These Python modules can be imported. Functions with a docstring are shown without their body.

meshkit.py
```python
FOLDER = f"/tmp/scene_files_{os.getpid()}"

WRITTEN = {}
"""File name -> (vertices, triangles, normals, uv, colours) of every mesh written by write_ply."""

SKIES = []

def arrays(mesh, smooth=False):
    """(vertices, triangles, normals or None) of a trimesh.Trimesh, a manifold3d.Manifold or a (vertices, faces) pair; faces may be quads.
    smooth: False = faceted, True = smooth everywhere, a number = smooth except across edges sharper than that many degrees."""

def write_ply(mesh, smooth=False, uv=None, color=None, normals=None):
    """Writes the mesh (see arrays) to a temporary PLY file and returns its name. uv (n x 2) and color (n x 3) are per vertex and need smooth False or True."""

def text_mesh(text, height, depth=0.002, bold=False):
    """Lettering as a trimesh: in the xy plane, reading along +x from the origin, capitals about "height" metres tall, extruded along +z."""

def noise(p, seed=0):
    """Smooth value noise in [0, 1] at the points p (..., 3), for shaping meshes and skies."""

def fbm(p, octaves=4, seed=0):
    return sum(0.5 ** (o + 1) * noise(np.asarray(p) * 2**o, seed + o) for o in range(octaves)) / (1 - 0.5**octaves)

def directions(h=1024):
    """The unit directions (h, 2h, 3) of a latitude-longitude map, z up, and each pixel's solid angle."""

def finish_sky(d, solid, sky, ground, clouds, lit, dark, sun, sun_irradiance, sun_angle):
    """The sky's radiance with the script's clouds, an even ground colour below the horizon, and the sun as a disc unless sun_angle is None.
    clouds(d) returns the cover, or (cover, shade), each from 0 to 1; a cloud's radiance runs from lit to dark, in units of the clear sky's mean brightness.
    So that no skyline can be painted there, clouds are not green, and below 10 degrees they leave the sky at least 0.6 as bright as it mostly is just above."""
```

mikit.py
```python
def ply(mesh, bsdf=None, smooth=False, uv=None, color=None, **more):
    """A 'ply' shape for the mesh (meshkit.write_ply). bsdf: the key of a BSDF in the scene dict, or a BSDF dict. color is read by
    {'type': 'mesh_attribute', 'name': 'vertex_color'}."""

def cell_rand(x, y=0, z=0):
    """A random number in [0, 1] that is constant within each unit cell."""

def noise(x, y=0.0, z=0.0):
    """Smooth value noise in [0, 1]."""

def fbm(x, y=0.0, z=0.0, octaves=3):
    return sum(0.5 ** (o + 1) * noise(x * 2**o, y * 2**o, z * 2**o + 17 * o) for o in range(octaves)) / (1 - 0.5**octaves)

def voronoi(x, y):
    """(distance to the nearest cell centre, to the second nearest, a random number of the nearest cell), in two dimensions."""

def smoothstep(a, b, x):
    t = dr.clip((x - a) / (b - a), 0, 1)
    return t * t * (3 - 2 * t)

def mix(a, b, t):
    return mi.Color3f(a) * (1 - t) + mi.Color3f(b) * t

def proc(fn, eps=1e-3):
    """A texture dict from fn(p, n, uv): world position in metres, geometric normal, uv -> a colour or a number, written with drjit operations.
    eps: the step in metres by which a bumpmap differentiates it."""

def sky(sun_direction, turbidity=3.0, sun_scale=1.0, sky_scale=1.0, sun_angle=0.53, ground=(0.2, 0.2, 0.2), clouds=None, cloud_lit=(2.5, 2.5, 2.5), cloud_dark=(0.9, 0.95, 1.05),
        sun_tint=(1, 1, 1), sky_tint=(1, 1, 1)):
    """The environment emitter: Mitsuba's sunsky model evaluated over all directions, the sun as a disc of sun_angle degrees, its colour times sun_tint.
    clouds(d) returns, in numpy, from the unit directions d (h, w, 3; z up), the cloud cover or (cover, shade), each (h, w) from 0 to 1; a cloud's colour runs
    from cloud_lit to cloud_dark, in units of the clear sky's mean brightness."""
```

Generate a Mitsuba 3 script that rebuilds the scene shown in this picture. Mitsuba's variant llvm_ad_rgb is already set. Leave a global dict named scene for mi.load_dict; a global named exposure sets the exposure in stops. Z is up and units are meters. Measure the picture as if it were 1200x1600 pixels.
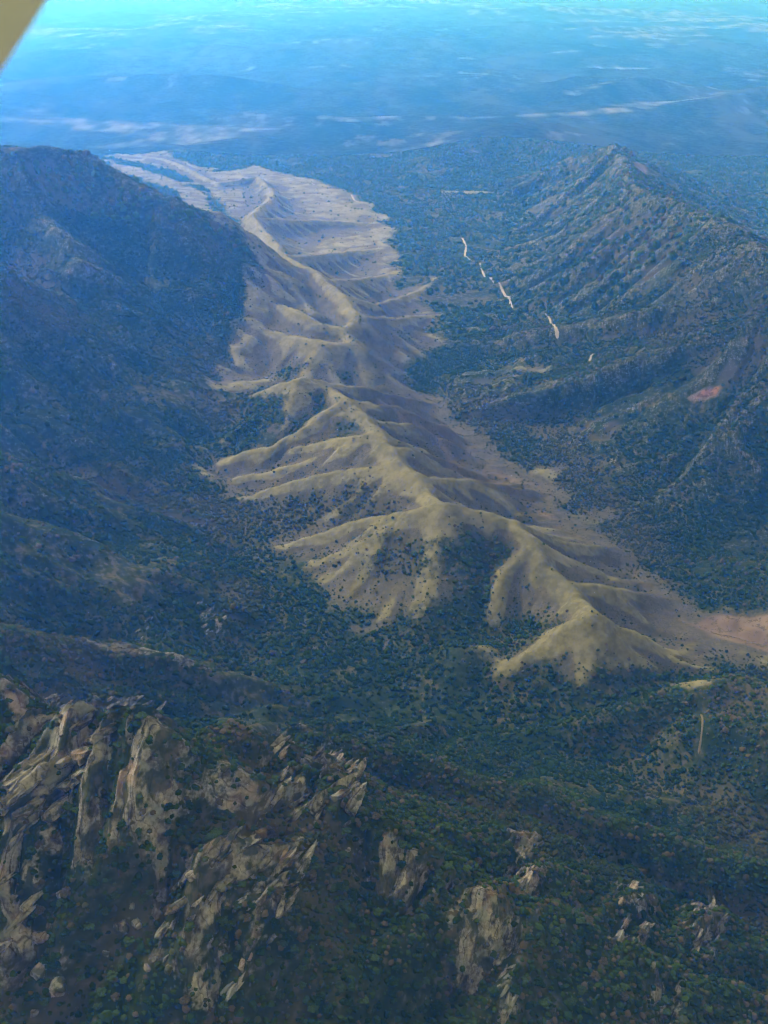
"""A mountain valley seen from a small aircraft: rocky ridge below, forested valleys, a spine of dry grassy hills, blue haze."""
import math
import numpy as np
import drjit as dr
import mitsuba as mi
import trimesh
from scipy import ndimage, spatial
import meshkit
import mikit
from mikit import proc, noise, fbm, smoothstep, mix

T = mi.ScalarTransform4f
scene, labels = {}, {}

# ---------------------------------------------------------------- camera, sky, exposure
EYE_HEIGHT, PITCH = 1000.0, math.radians(26.7)
exposure = 2.88
HAZE_DENSITY = 1.1e-4
scene['haze_air'] = {'type': 'homogeneous', 'albedo': {'type': 'rgb', 'value': [0.50, 0.80, 0.98]},
                     'sigma_t': {'type': 'rgb', 'value': [0.10 * HAZE_DENSITY, 0.42 * HAZE_DENSITY, 1.36 * HAZE_DENSITY]},
                     'phase': {'type': 'hg', 'g': 0.6}}
scene['camera'] = {'type': 'thinlens', 'fov': 38.55, 'fov_axis': 'x', 'aperture_radius': 0.008, 'focus_distance': 1500.0,
                   'near_clip': 0.1, 'far_clip': 3e5, 'medium': {'type': 'ref', 'id': 'haze_air'},
                   'to_world': T().look_at(origin=[0, 0, EYE_HEIGHT], target=[0, math.cos(PITCH), EYE_HEIGHT - math.sin(PITCH)], up=[0, 0, 1])}


SUN = np.array([-0.55, 0.52, 0.63])


def cloud_cover(d):
    """A broken, bright overcast: thin places and thicker grey ones."""
    q = d / np.maximum(d[..., 2:], 0.15)
    f = meshkit.fbm(np.stack([q[..., 0] * 0.9, q[..., 1] * 0.9, 0 * q[..., 0]], -1) + 7.3, 5, 3)
    return np.clip((f - 0.25) * 5, 0, 0.95), np.clip((f - 0.42) * 3, 0, 1)


scene['daylight'] = mikit.sky(SUN.tolist(), turbidity=3, sun_scale=1.35, sun_angle=26.0, sky_scale=0.95, sun_tint=(0.84, 0.99, 1.36), clouds=cloud_cover,
                              cloud_lit=(1.75, 1.65, 0.6), cloud_dark=(0.8, 0.76, 0.32))

# ---------------------------------------------------------------- surveyed ground data (world metres)
RIDGES = [["rocky_ridge",[0.9,1.8],6,0.03,70,[[-324.3,618.6,600.5],[-278.5,622.2,575.0],[-262.8,623.1,566.5],[-239.3,624.5,549.5],[-206.7,614.0,541.0],[-188.6,606.2,549.5],[-171.8,602.6,558.0],[-156.9,608.4,545.2],[-145.9,618.6,515.5],[-137.8,623.7,485.8],[-137.6,608.5,457.7],[-144.2,590.7,426.2],[-154.9,571.4,396.5]]],
["rocky_ridge",[1.0,1.3],8,0.03,60,[[-304.3,552.6,549.5],[-256.9,560.7,532.5],[-234.9,561.9,515.5],[-229.9,557.1,481.5],[-241.8,549.5,443.2],[-250.7,526.6,396.5],[-257.8,500.3,354.0]]],
["rocky_ridge",[0.75,1.7],7,0.03,60,[[-159.8,667.5,477.2],[-121.7,675.3,483.2],[-77.2,663.6,477.2],[-69.1,648.0,468.8],[-43.0,647.9,462.8],[-33.7,643.5,439.0],[-24.2,635.2,415.2],[-4.9,632.9,398.2],[24.5,627.1,377.8],[58.8,619.5,359.1],[88.4,614.9,347.2],[104.2,603.2,322.6],[107.3,586.7,286.0],[118.6,566.7,239.2]]],
["rocky_ridge",[1.1,1.1],8,0.03,50,[[-77.0,660.9,476.4],[-87.4,648.4,434.8],[-97.0,627.9,396.5],[-116.2,605.4,354.0],[-129.8,577.2,311.5],[-137.7,544.5,269.0]]],
["rocky_ridge",[1.1,1.1],8,0.03,50,[[-4.9,632.9,398.2],[-19.5,616.2,362.5],[-39.2,597.1,315.8],[-48.0,555.2,269.0]]],
["forest_ridge",[0.7,1.1],14,0.12,90,[[-83.8,891.3,310.0],[-38.9,893.8,300.0],[0.0,898.7,288.0],[52.4,893.0,272.0],[97.9,878.6,255.0],[151.3,881.5,240.0],[198.0,875.3,220.0],[266.4,874.3,195.0],[320.9,871.6,180.0],[352.2,859.0,170.0],[418.2,855.1,165.0],[517.2,851.1,160.0]]],
["forest_ridge",[0.9,0.9],14,0.12,80,[[151.3,881.5,240.0],[131.8,853.2,180.0],[126.2,833.2,120.0]]],
["forest_ridge",[0.9,0.9],14,0.12,80,[[266.4,874.3,195.0],[256.6,831.3,140.0],[241.1,794.1,90.0],[229.5,736.7,30.0]]],
["forest_ridge",[0.9,0.9],14,0.12,80,[[352.2,859.0,170.0],[334.2,816.2,120.0],[311.7,779.6,70.0],[294.6,737.1,20.0]]],
["forest_ridge",[0.9,0.9],16,0.1,90,[[643.2,1079.1,150.0],[577.6,1157.5,150.0],[514.8,1210.4,130.0],[490.1,1239.3,122.0],[439.0,1241.8,116.0],[387.2,1235.3,95.0],[346.1,1236.8,70.0]]],
["forest_ridge",[0.9,0.9],16,0.1,90,[[577.6,1157.5,150.0],[500.8,1136.8,125.0],[423.4,1176.4,105.0],[409.0,1121.9,75.0],[370.1,1101.8,50.0]]],
["forest_ridge",[0.9,0.9],16,0.1,90,[[387.2,1235.3,95.0],[288.8,1215.9,75.0],[201.2,1207.2,60.0],[122.7,1206.0,50.0]]],
["left_hills",[0.75,0.95],18,0.14,110,[[-881.4,1910.8,370.0],[-810.5,2006.7,300.0],[-748.4,2028.9,270.0],[-654.7,2123.9,222.0],[-533.7,2141.3,162.0],[-422.4,2088.7,112.0],[-342.2,1974.4,85.0]]],
["left_hills",[0.75,0.95],18,0.14,110,[[-771.3,1530.0,360.0],[-687.4,1643.5,290.0],[-609.8,1771.8,210.0],[-485.5,1792.9,150.0],[-350.2,1789.5,100.0]]],
["left_hills",[0.75,0.95],18,0.14,110,[[-677.2,1309.1,370.0],[-606.2,1412.2,300.0],[-560.9,1431.1,275.0],[-486.1,1475.1,220.0],[-395.0,1478.4,168.0],[-300.1,1486.1,135.0],[-198.6,1448.7,88.0]]],
["left_hills",[0.75,0.95],18,0.14,110,[[-395.0,1478.4,168.0],[-361.6,1376.5,150.0],[-362.2,1306.8,140.0]]],
["left_hills",[0.75,0.95],18,0.12,110,[[-574.9,997.3,400.0],[-522.5,1061.9,340.0],[-456.3,1103.6,290.0],[-394.9,1139.7,250.0],[-292.5,1197.7,190.0],[-192.1,1240.0,130.0],[-105.7,1231.3,85.0],[-17.6,1221.3,60.0]]],
["left_mountain",[0.8,1.25],30,0.14,150,[[-1507.5,2856.8,620.0],[-1344.6,3022.2,590.0],[-1190.8,3144.8,565.0],[-1036.7,3097.4,560.0],[-951.1,3152.9,542.0],[-833.3,3164.0,520.0],[-726.0,3134.5,470.0],[-597.5,3088.9,430.0],[-482.9,3119.4,372.0],[-407.1,3118.9,292.0],[-375.4,3066.9,205.0],[-393.6,3073.9,120.0]]],
["left_mountain",[0.85,0.85],25,0.14,130,[[-1036.7,3097.4,560.0],[-899.4,2912.7,430.0],[-754.2,2691.2,350.0],[-643.8,2577.3,270.0],[-517.5,2511.1,180.0],[-444.9,2496.5,105.0]]],
["left_mountain",[0.85,0.85],25,0.14,130,[[-995.6,2284.9,540.0],[-931.6,2364.8,470.0],[-834.2,2368.8,400.0],[-728.8,2350.2,320.0],[-637.1,2322.9,212.0],[-554.8,2335.3,140.0]]],
["left_mountain",[0.85,0.85],25,0.14,130,[[-726.0,3134.5,470.0],[-643.9,3103.5,340.0],[-535.3,3040.0,230.0],[-445.7,2989.7,135.0],[-441.7,2810.2,100.0]]],
["left_mountain",[0.85,0.85],25,0.14,130,[[-982.9,1954.5,470.0],[-905.3,2108.3,390.0],[-821.3,2197.4,310.0],[-735.2,2227.9,230.0]]],
["grassy_hills",[1.0,0.9],9,0.2,46,[[646.8,1387.0,15.0],[577.7,1388.9,22.0],[486.8,1389.6,45.0],[414.9,1388.2,75.0],[367.4,1387.9,115.0],[313.9,1373.3,152.0],[301.3,1459.0,128.0],[283.8,1508.2,128.0],[257.0,1544.4,145.0],[247.5,1598.1,155.0],[215.3,1649.5,168.0],[161.6,1657.6,182.0],[96.2,1648.9,197.0],[69.6,1743.3,176.0],[57.4,1792.4,182.0],[23.8,1879.6,188.0],[0.0,1957.8,197.0],[-35.9,2052.2,190.0],[-71.8,2108.3,207.0],[-109.4,2219.2,190.0],[-176.4,2212.0,217.0]]],
["grassy_hills",[0.8,0.8],6,0.16,34,[[313.9,1373.3,152.0],[273.4,1373.1,130.0],[235.8,1364.4,110.0],[183.6,1347.7,84.0],[160.4,1345.0,70.0]]],
["grassy_hills",[0.8,0.8],6,0.16,34,[[329.9,1347.2,130.0],[305.6,1335.3,118.0],[267.1,1347.3,100.0],[217.9,1354.3,75.0]]],
["grassy_hills",[0.8,0.8],6,0.16,34,[[367.4,1387.9,115.0],[382.8,1330.5,80.0],[327.2,1287.3,88.0],[284.8,1306.2,88.0],[249.1,1319.8,74.0]]],
["grassy_hills",[0.85,0.85],7,0.1,40,[[247.5,1598.1,155.0],[196.7,1549.5,128.0],[171.7,1484.7,95.0]]],
["grassy_hills",[0.85,0.85],7,0.1,40,[[283.8,1508.2,128.0],[354.7,1548.6,95.0],[456.7,1608.4,45.0],[515.2,1632.9,15.0]]],
["grassy_hills",[0.85,0.85],7,0.1,40,[[215.3,1649.5,168.0],[313.1,1694.9,100.0],[421.5,1768.5,45.0],[486.9,1783.4,10.0]]],
["grassy_hills",[0.8,0.8],6,0.16,34,[[96.2,1648.9,197.0],[43.2,1662.4,176.0],[0.0,1680.1,155.0],[-67.4,1718.8,128.0],[-124.8,1726.3,100.0],[-193.8,1722.2,70.0]]],
["grassy_hills",[0.8,0.8],6,0.16,34,[[43.2,1662.4,176.0],[0.0,1650.7,148.0],[-54.4,1643.5,115.0],[-121.7,1661.8,80.0],[-159.9,1648.4,66.0]]],
["grassy_hills",[0.8,0.8],6,0.16,34,[[161.6,1657.6,182.0],[170.2,1642.1,150.0],[129.2,1625.9,122.0],[85.8,1612.1,110.0],[21.6,1620.4,98.0],[-43.2,1617.0,90.0],[-91.1,1589.8,66.0]]],
["grassy_hills",[0.8,0.8],6,0.16,34,[[85.8,1612.1,110.0],[52.7,1566.9,88.0],[0.0,1518.3,60.0]]],
["grassy_hills",[0.8,0.8],6,0.16,34,[[129.2,1625.9,122.0],[141.3,1554.9,95.0],[103.8,1532.6,84.0],[92.1,1494.8,65.0]]],
["grassy_hills",[0.8,0.8],6,0.16,34,[[153.6,1385.9,88.0],[110.3,1381.8,85.0],[113.7,1354.3,75.0],[85.1,1343.0,60.0]]],
["grassy_hills",[0.8,0.8],6,0.16,34,[[-71.8,2108.3,207.0],[-123.7,2090.2,182.0],[-129.6,2073.2,172.0],[-167.8,2056.3,158.0],[-232.2,2041.7,132.0],[-285.6,2048.6,115.0],[-331.8,2045.3,98.0],[-382.6,2051.1,74.0]]],
["grassy_hills",[0.8,0.8],6,0.16,34,[[0.0,1970.8,197.0],[-43.3,1968.3,186.0],[-94.7,2005.9,165.0],[-165.7,2016.4,140.0],[-218.2,2022.2,118.0],[-258.1,2023.4,95.0]]],
["grassy_hills",[0.8,0.8],6,0.16,34,[[48.2,1903.8,188.0],[-12.1,1913.5,176.0],[-74.4,1956.7,152.0],[-150.5,1971.1,128.0],[-253.0,1976.4,98.0],[-334.8,1989.0,74.0]]],
["grassy_hills",[0.8,0.8],6,0.16,34,[[62.3,1765.1,182.0],[0.0,1845.8,168.0],[-60.1,1884.2,152.0],[-146.7,1908.5,125.0],[-234.1,1909.5,92.0],[-289.3,1899.4,75.0]]],
["grassy_hills",[0.8,0.8],6,0.16,34,[[-121.8,1902.7,133.0],[-81.5,1849.5,102.0],[-9.7,1853.2,72.0]]],
["grassy_hills",[0.8,0.8],6,0.16,34,[[0.0,1957.8,197.0],[75.8,1999.3,150.0],[154.8,2024.8,100.0],[224.6,2059.4,50.0],[266.6,2067.2,20.0]]],
["grassy_hills",[0.8,0.8],6,0.16,34,[[-71.8,2108.3,207.0],[27.5,2217.1,150.0],[127.7,2267.1,90.0],[210.1,2293.4,25.0]]],
["grassy_hills",[0.8,0.8],6,0.16,34,[[-35.9,2052.2,190.0],[53.0,2117.6,150.0],[149.8,2157.8,90.0],[216.3,2192.6,30.0]]],
["grassy_hills",[0.8,0.8],6,0.16,34,[[57.4,1792.4,182.0],[171.3,1907.6,120.0],[283.8,2002.4,55.0],[372.5,2057.2,10.0]]],
["grassy_hills",[0.8,0.8],6,0.16,34,[[-176.4,2212.0,217.0],[-43.0,2328.8,150.0],[60.4,2440.7,90.0],[141.4,2530.1,30.0]]],
["grassy_hills",[0.85,0.85],8,0.12,50,[[-176.4,2212.0,217.0],[-247.8,2233.1,182.0],[-349.1,2248.4,138.0],[-500.6,2298.8,108.0]]],
["grassy_hills",[0.85,0.85],8,0.12,50,[[-247.8,2233.1,182.0],[-270.7,2171.9,150.0],[-335.2,2127.6,110.0]]],
["grassy_hills",[0.85,0.85],10,0.12,60,[[65.2,2660.4,60.0],[0.0,2617.7,112.0],[-71.7,2632.4,152.0],[-97.5,2703.2,168.0],[-67.0,2802.5,172.0],[-105.3,2961.6,188.0],[-171.4,3064.4,202.0],[-203.1,3148.9,208.0],[-323.7,3470.1,172.0],[-395.4,3796.7,160.0],[-478.0,4163.7,150.0],[-478.0,4942.3,88.0],[-624.1,5523.7,66.0],[-790.5,5367.5,60.0],[-1208.2,6334.0,22.0],[-1639.2,6657.0,8.0]]],
["grassy_hills",[0.8,0.8],8,0.16,40,[[-203.1,3148.9,208.0],[-308.9,3190.0,192.0],[-367.7,3202.7,166.0],[-407.4,3201.5,128.0]]],
["grassy_hills",[0.8,0.8],8,0.16,40,[[-97.5,2703.2,168.0],[-180.6,2743.7,186.0],[-262.0,2840.5,192.0],[-324.8,2851.4,140.0],[-381.5,2852.0,108.0]]],
["grassy_hills",[0.8,0.8],8,0.16,40,[[-71.7,2632.4,152.0],[-158.5,2624.7,166.0],[-226.5,2685.8,160.0],[-305.6,2745.0,150.0],[-393.2,2764.4,106.0]]],
["grassy_hills",[0.8,0.8],8,0.16,40,[[-308.9,3190.0,192.0],[-264.0,3080.7,172.0],[-187.0,2849.7,172.0]]],
["grassy_hills",[0.8,0.8],8,0.16,40,[[-323.7,3470.1,172.0],[-415.8,3560.6,140.0],[-445.5,3535.2,115.0]]],
["grassy_hills",[0.8,0.8],8,0.16,40,[[-58.4,2790.9,172.0],[35.9,3005.6,112.0],[172.5,3276.3,30.0]]],
["grassy_hills",[0.8,0.8],8,0.16,40,[[-105.3,2961.6,188.0],[-18.3,3071.6,130.0],[59.8,3362.5,72.0],[196.2,3702.7,38.0]]],
["grassy_hills",[0.8,0.8],8,0.16,40,[[-71.7,2632.4,152.0],[16.9,2780.6,92.0],[127.7,3014.8,25.0]]],
["grassy_hills",[0.8,0.8],8,0.16,40,[[-171.4,3064.4,202.0],[-79.9,3394.8,120.0],[33.0,3746.3,40.0]]],
["grassy_hills",[0.8,0.8],8,0.16,40,[[-323.7,3470.1,172.0],[-175.9,3776.0,110.0],[12.1,4166.8,30.0]]],
["grassy_hills",[0.8,0.8],8,0.16,40,[[-478.0,4163.7,150.0],[-306.6,4444.9,80.0],[-27.0,4694.6,15.0]]],
["right_mountain",[0.5,0.95],20,0.22,75,[[1299.5,2318.5,440.0],[1070.5,2344.4,420.0],[951.2,2425.3,400.0],[901.7,2577.4,385.0],[913.0,2993.1,372.0],[858.1,3419.3,350.0],[817.1,3587.6,332.0],[905.7,4166.8,300.0],[1027.3,5108.0,258.0],[877.5,5213.6,195.0],[739.4,5238.3,120.0],[562.4,5202.4,40.0]]],
["right_mountain",[0.85,0.95],18,0.22,70,[[901.7,2577.4,385.0],[854.7,2688.1,300.0],[749.5,2724.7,195.0],[652.9,2850.2,105.0],[559.7,2925.2,30.0]]],
["right_mountain",[0.85,0.95],18,0.22,70,[[858.1,3419.3,350.0],[695.8,3327.6,235.0],[551.4,3337.4,115.0],[459.3,3353.3,40.0]]],
["right_mountain",[0.85,0.95],18,0.22,70,[[983.0,4887.7,290.0],[789.4,4637.1,170.0],[593.1,4480.1,60.0],[463.6,4452.1,15.0]]],
["right_mountain",[0.85,0.95],18,0.22,70,[[922.0,2341.4,400.0],[878.3,2388.5,250.0],[837.7,2485.5,125.0],[748.2,2574.8,40.0]]],
["right_mountain",[0.85,0.95],18,0.22,70,[[1134.3,2269.9,230.0],[1017.8,2287.8,150.0],[924.3,2311.3,80.0],[818.8,2369.3,25.0]]],
["valley",[0.35,0.35],10,0.1,60,[[323.7,2400.3,22.0],[361.4,2404.5,30.0],[408.2,2410.1,18.0]]],
["valley",[0.35,0.35],10,0.1,60,[[311.6,2110.4,22.0],[340.1,2125.4,30.0],[389.9,2179.6,16.0]]],
["valley",[0.3,0.3],20,0.1,80,[[710.2,1625.8,60.0],[626.7,1705.9,40.0],[529.5,1718.0,20.0]]],
["valley",[0.3,0.3],20,0.1,80,[[907.4,2022.2,70.0],[781.8,2108.8,45.0],[627.1,2126.6,22.0],[536.7,2215.9,12.0]]],
["plain",[0.25,0.25],60,0.1,300,[[1325.0,9300.9,30.0],[1687.6,10337.3,70.0],[1958.6,10917.2,40.0]]],
["plain",[0.25,0.25],60,0.1,300,[[1493.8,9076.4,30.0],[1995.1,9889.6,70.0],[2225.8,10230.5,90.0],[2224.5,9938.7,40.0]]],
["plain",[0.25,0.25],60,0.1,300,[[2285.3,8657.1,30.0],[3076.0,9379.5,70.0],[3693.3,9676.9,90.0]]],
["plain",[0.2,0.2],60,0.1,300,[[-1578.0,7084.9,20.0],[-1177.6,6580.5,30.0],[-781.0,7012.6,30.0]]],
["plain",[0.2,0.2],60,0.1,300,[[347.2,6196.1,60.0],[754.7,6811.0,130.0],[966.1,7274.0,90.0]]],
["plain",[0.2,0.2],80,0.1,400,[[-1907.5,9995.9,60.0],[-1502.4,10230.5,90.0],[-991.5,10102.3,50.0]]]]
FLOOR = [[-37.7,1332.9,50.0],[-230.5,1740.7,60.0],[-367.6,2148.1,72.0],[-456.4,2465.6,92.0],[36.3,1261.9,40.0],[-121.7,1472.7,55.0],[-424.6,2802.0,85.0],[-407.9,3265.7,75.0],[-482.3,3933.2,50.0],[168.0,2726.0,5.0],[293.4,2314.8,0.0],[518.8,1988.3,0.0],[546.0,1595.5,2.0],[629.2,1513.5,4.0],[434.2,3669.3,5.0],[404.5,4678.8,5.0],[501.4,2712.3,10.0],[724.7,2287.0,12.0],[135.5,4702.3,0.0],[-336.1,5952.6,0.0],[-1554.3,6961.1,0.0],[263.4,1196.0,25.0],[459.5,1111.8,20.0],[214.8,872.6,0.0],[-613.7,1522.0,120.0],[-821.5,2197.5,140.0],[-1356.6,4768.9,120.0],[1121.2,3116.7,60.0],[-254.1,1184.2,120.0],[-260.1,821.6,150.0],[-65.3,2653.8,40.0],[429.8,7747.1,-10.0],[-2143.5,9780.3,-20.0],[2800.8,12936.6,-20.0]]
POLYGONS = {"grass":[[[-380.1,2017.0],[-336.4,2075.3],[-285.1,2093.5],[-334.6,2118.1],[-238.2,2096.8],[-172.9,2126.1],[-214.9,2155.8],[-134.4,2159.2],[-109.2,2212.0],[-162.8,2201.1],[-247.1,2220.6],[-266.0,2544.8],[-203.8,2558.6],[-93.7,2539.6],[63.8,2584.7],[140.8,2521.0],[214.2,2345.7],[238.3,2202.7],[311.6,2110.6],[384.6,2052.3],[339.5,1968.8],[382.6,1914.8],[453.4,1826.5],[466.9,1747.3],[501.7,1670.2],[524.9,1583.9],[557.3,1564.9],[649.6,1543.3],[613.4,1421.5],[529.2,1423.0],[416.1,1277.9],[367.2,1298.3],[249.2,1307.2],[187.3,1332.2],[160.0,1338.3],[191.9,1376.3],[239.0,1383.2],[272.4,1418.0],[175.5,1464.5],[164.7,1522.8],[194.9,1582.1],[175.1,1607.4],[125.0,1564.1],[102.0,1504.8],[20.4,1494.3],[-83.5,1533.9],[-107.3,1594.8],[-141.9,1626.4],[-110.6,1661.5],[-193.0,1711.6],[-196.1,1745.0],[-140.5,1782.9],[-46.4,1777.3],[-11.5,1766.1],[-89.2,1837.3],[-145.7,1885.8],[-245.9,1900.0],[-310.8,1920.0],[-330.6,1977.6]],[[73.7,2669.6],[-62.6,2549.7],[-157.3,2580.3],[-254.5,2595.5],[-342.3,2408.6],[-396.2,2381.3],[-385.4,2649.1],[-357.8,2880.2],[-362.2,3025.9],[-525.0,4141.1],[-739.3,4984.9],[-1063.1,5884.0],[-1580.8,6557.7],[-1709.7,6873.8],[-1242.0,6525.8],[-875.7,5968.3],[-693.0,6152.7],[-320.0,5646.5],[-118.9,5211.5],[13.6,4718.5],[35.3,4031.7],[52.6,3559.1],[200.4,3785.8],[80.1,3371.5],[179.2,3256.0],[91.1,3030.0],[161.7,2971.9],[66.5,2727.6]],[[-40.3,1461.1],[20.5,1509.9],[62.0,1537.8],[77.2,1528.6],[40.7,1491.0],[-10.0,1453.5]],[[-1558.4,6377.6],[-1314.1,6057.6],[-1102.3,5735.0],[-819.9,5147.0],[-445.0,3098.2],[-468.5,3071.7],[-922.7,5068.1],[-1177.7,5475.2]],[[323.1,2393.9],[362.7,2415.5],[407.2,2386.7],[365.6,2373.6]],[[312.5,2118.3],[352.9,2165.3],[393.0,2183.5],[339.1,2114.7]],[[384.0,1923.2],[422.4,1962.1],[463.8,1978.1],[429.5,1929.7]],[[305.9,5376.0],[555.0,5426.6],[679.3,5194.2],[484.3,5314.3]],[[327.1,2672.2],[408.3,2674.2],[396.5,2589.4],[309.5,2656.7]]],"woods":[[[188.5,1347.3],[261.4,1341.2],[282.1,1324.3],[259.2,1317.7],[196.8,1334.1]],[[301.7,1295.7],[370.3,1317.4],[434.0,1335.3],[376.8,1299.1]],[[-99.6,2141.9],[-52.3,2106.0],[-12.9,2060.7],[-44.3,2014.5],[-90.4,2061.6]],[[-65.9,1869.4],[0.0,1825.1],[11.4,1757.7],[-34.7,1780.0],[-77.3,1839.5]],[[63.8,1615.3],[149.1,1625.6],[180.0,1599.2],[168.2,1503.0],[141.2,1473.8],[92.8,1534.7],[42.2,1585.5]],[[-43.2,1627.4],[42.6,1612.1],[93.7,1563.9],[91.6,1498.9],[41.7,1550.3],[-21.2,1583.6]],[[283.3,1336.4],[333.8,1336.2],[359.9,1313.1],[302.7,1305.4]],[[-55.6,1690.8],[21.6,1646.4],[42.5,1606.8],[-43.5,1641.1]],[[-307.9,2118.7],[-199.9,2132.6],[-244.1,2176.0]]],"pink":[[[-56.9,2303.8],[63.8,2584.7],[140.8,2521.0],[214.2,2345.7],[238.3,2202.7],[311.6,2110.6],[384.6,2052.3],[339.5,1968.8],[453.4,1826.5],[501.7,1670.2],[524.9,1583.9],[652.0,1551.4],[618.9,1438.8],[512.3,1474.0],[427.0,1574.3],[369.1,1869.4],[222.8,1914.0],[121.6,1897.1],[79.0,2084.1],[0.0,2135.4]],[[-62.8,2563.3],[64.7,2635.0],[68.4,2823.2],[0.0,2901.1],[76.0,3179.3],[41.0,3458.2],[-35.9,3014.0],[-48.5,2667.0]]],"bare":[[[491.3,1548.2],[550.4,1578.8],[663.1,1554.1],[628.0,1435.7],[565.1,1479.2]],[[1013.0,4683.9],[1144.9,4896.3],[1052.9,4524.0],[997.7,4516.8]]],"red":[[[662.0,2271.8],[701.5,2273.8],[742.9,2266.3],[722.5,2232.7],[691.3,2251.6]]],"scree":[[[-4.7,610.5],[28.4,610.0],[57.0,601.9],[89.0,603.7],[85.8,593.6],[46.7,586.9],[18.7,594.8],[-7.0,600.1]],[[-262.8,614.3],[-359.7,1047.9],[-311.7,1094.7],[-131.3,596.2],[-131.7,563.6],[-167.1,527.7],[-217.7,509.5],[-237.7,496.9]],[[-86.2,650.5],[-120.0,1142.5],[-63.7,867.9],[-23.3,612.6],[-42.0,612.1],[-75.5,632.2]],[[-149.0,543.2],[-93.4,629.9],[-49.4,581.6],[-69.9,510.1],[-105.9,467.3],[-138.6,486.3]],[[-23.3,612.6],[28.4,606.8],[18.3,574.3],[-18.3,584.4]],[[76.3,598.2],[102.6,592.4],[96.6,527.1],[74.9,516.8]],[[47.2,599.0],[81.3,598.5],[71.6,533.2],[40.9,553.6]],[[-238.4,502.1],[-217.7,509.5],[-205.1,480.7],[-235.1,473.9]],[[223.5,771.6],[247.4,785.7],[214.7,664.6],[186.6,618.9]],[[320.8,825.4],[338.8,823.1],[287.4,687.9],[266.2,672.5]],[[123.6,798.9],[142.0,805.2],[115.5,654.5],[102.2,623.8]],[[216.7,612.3],[232.8,612.5],[228.6,573.2],[214.3,569.1]],[[-286.3,1461.5],[-253.0,1449.9],[-242.6,1403.9],[-270.7,1389.7]]]}
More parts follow.
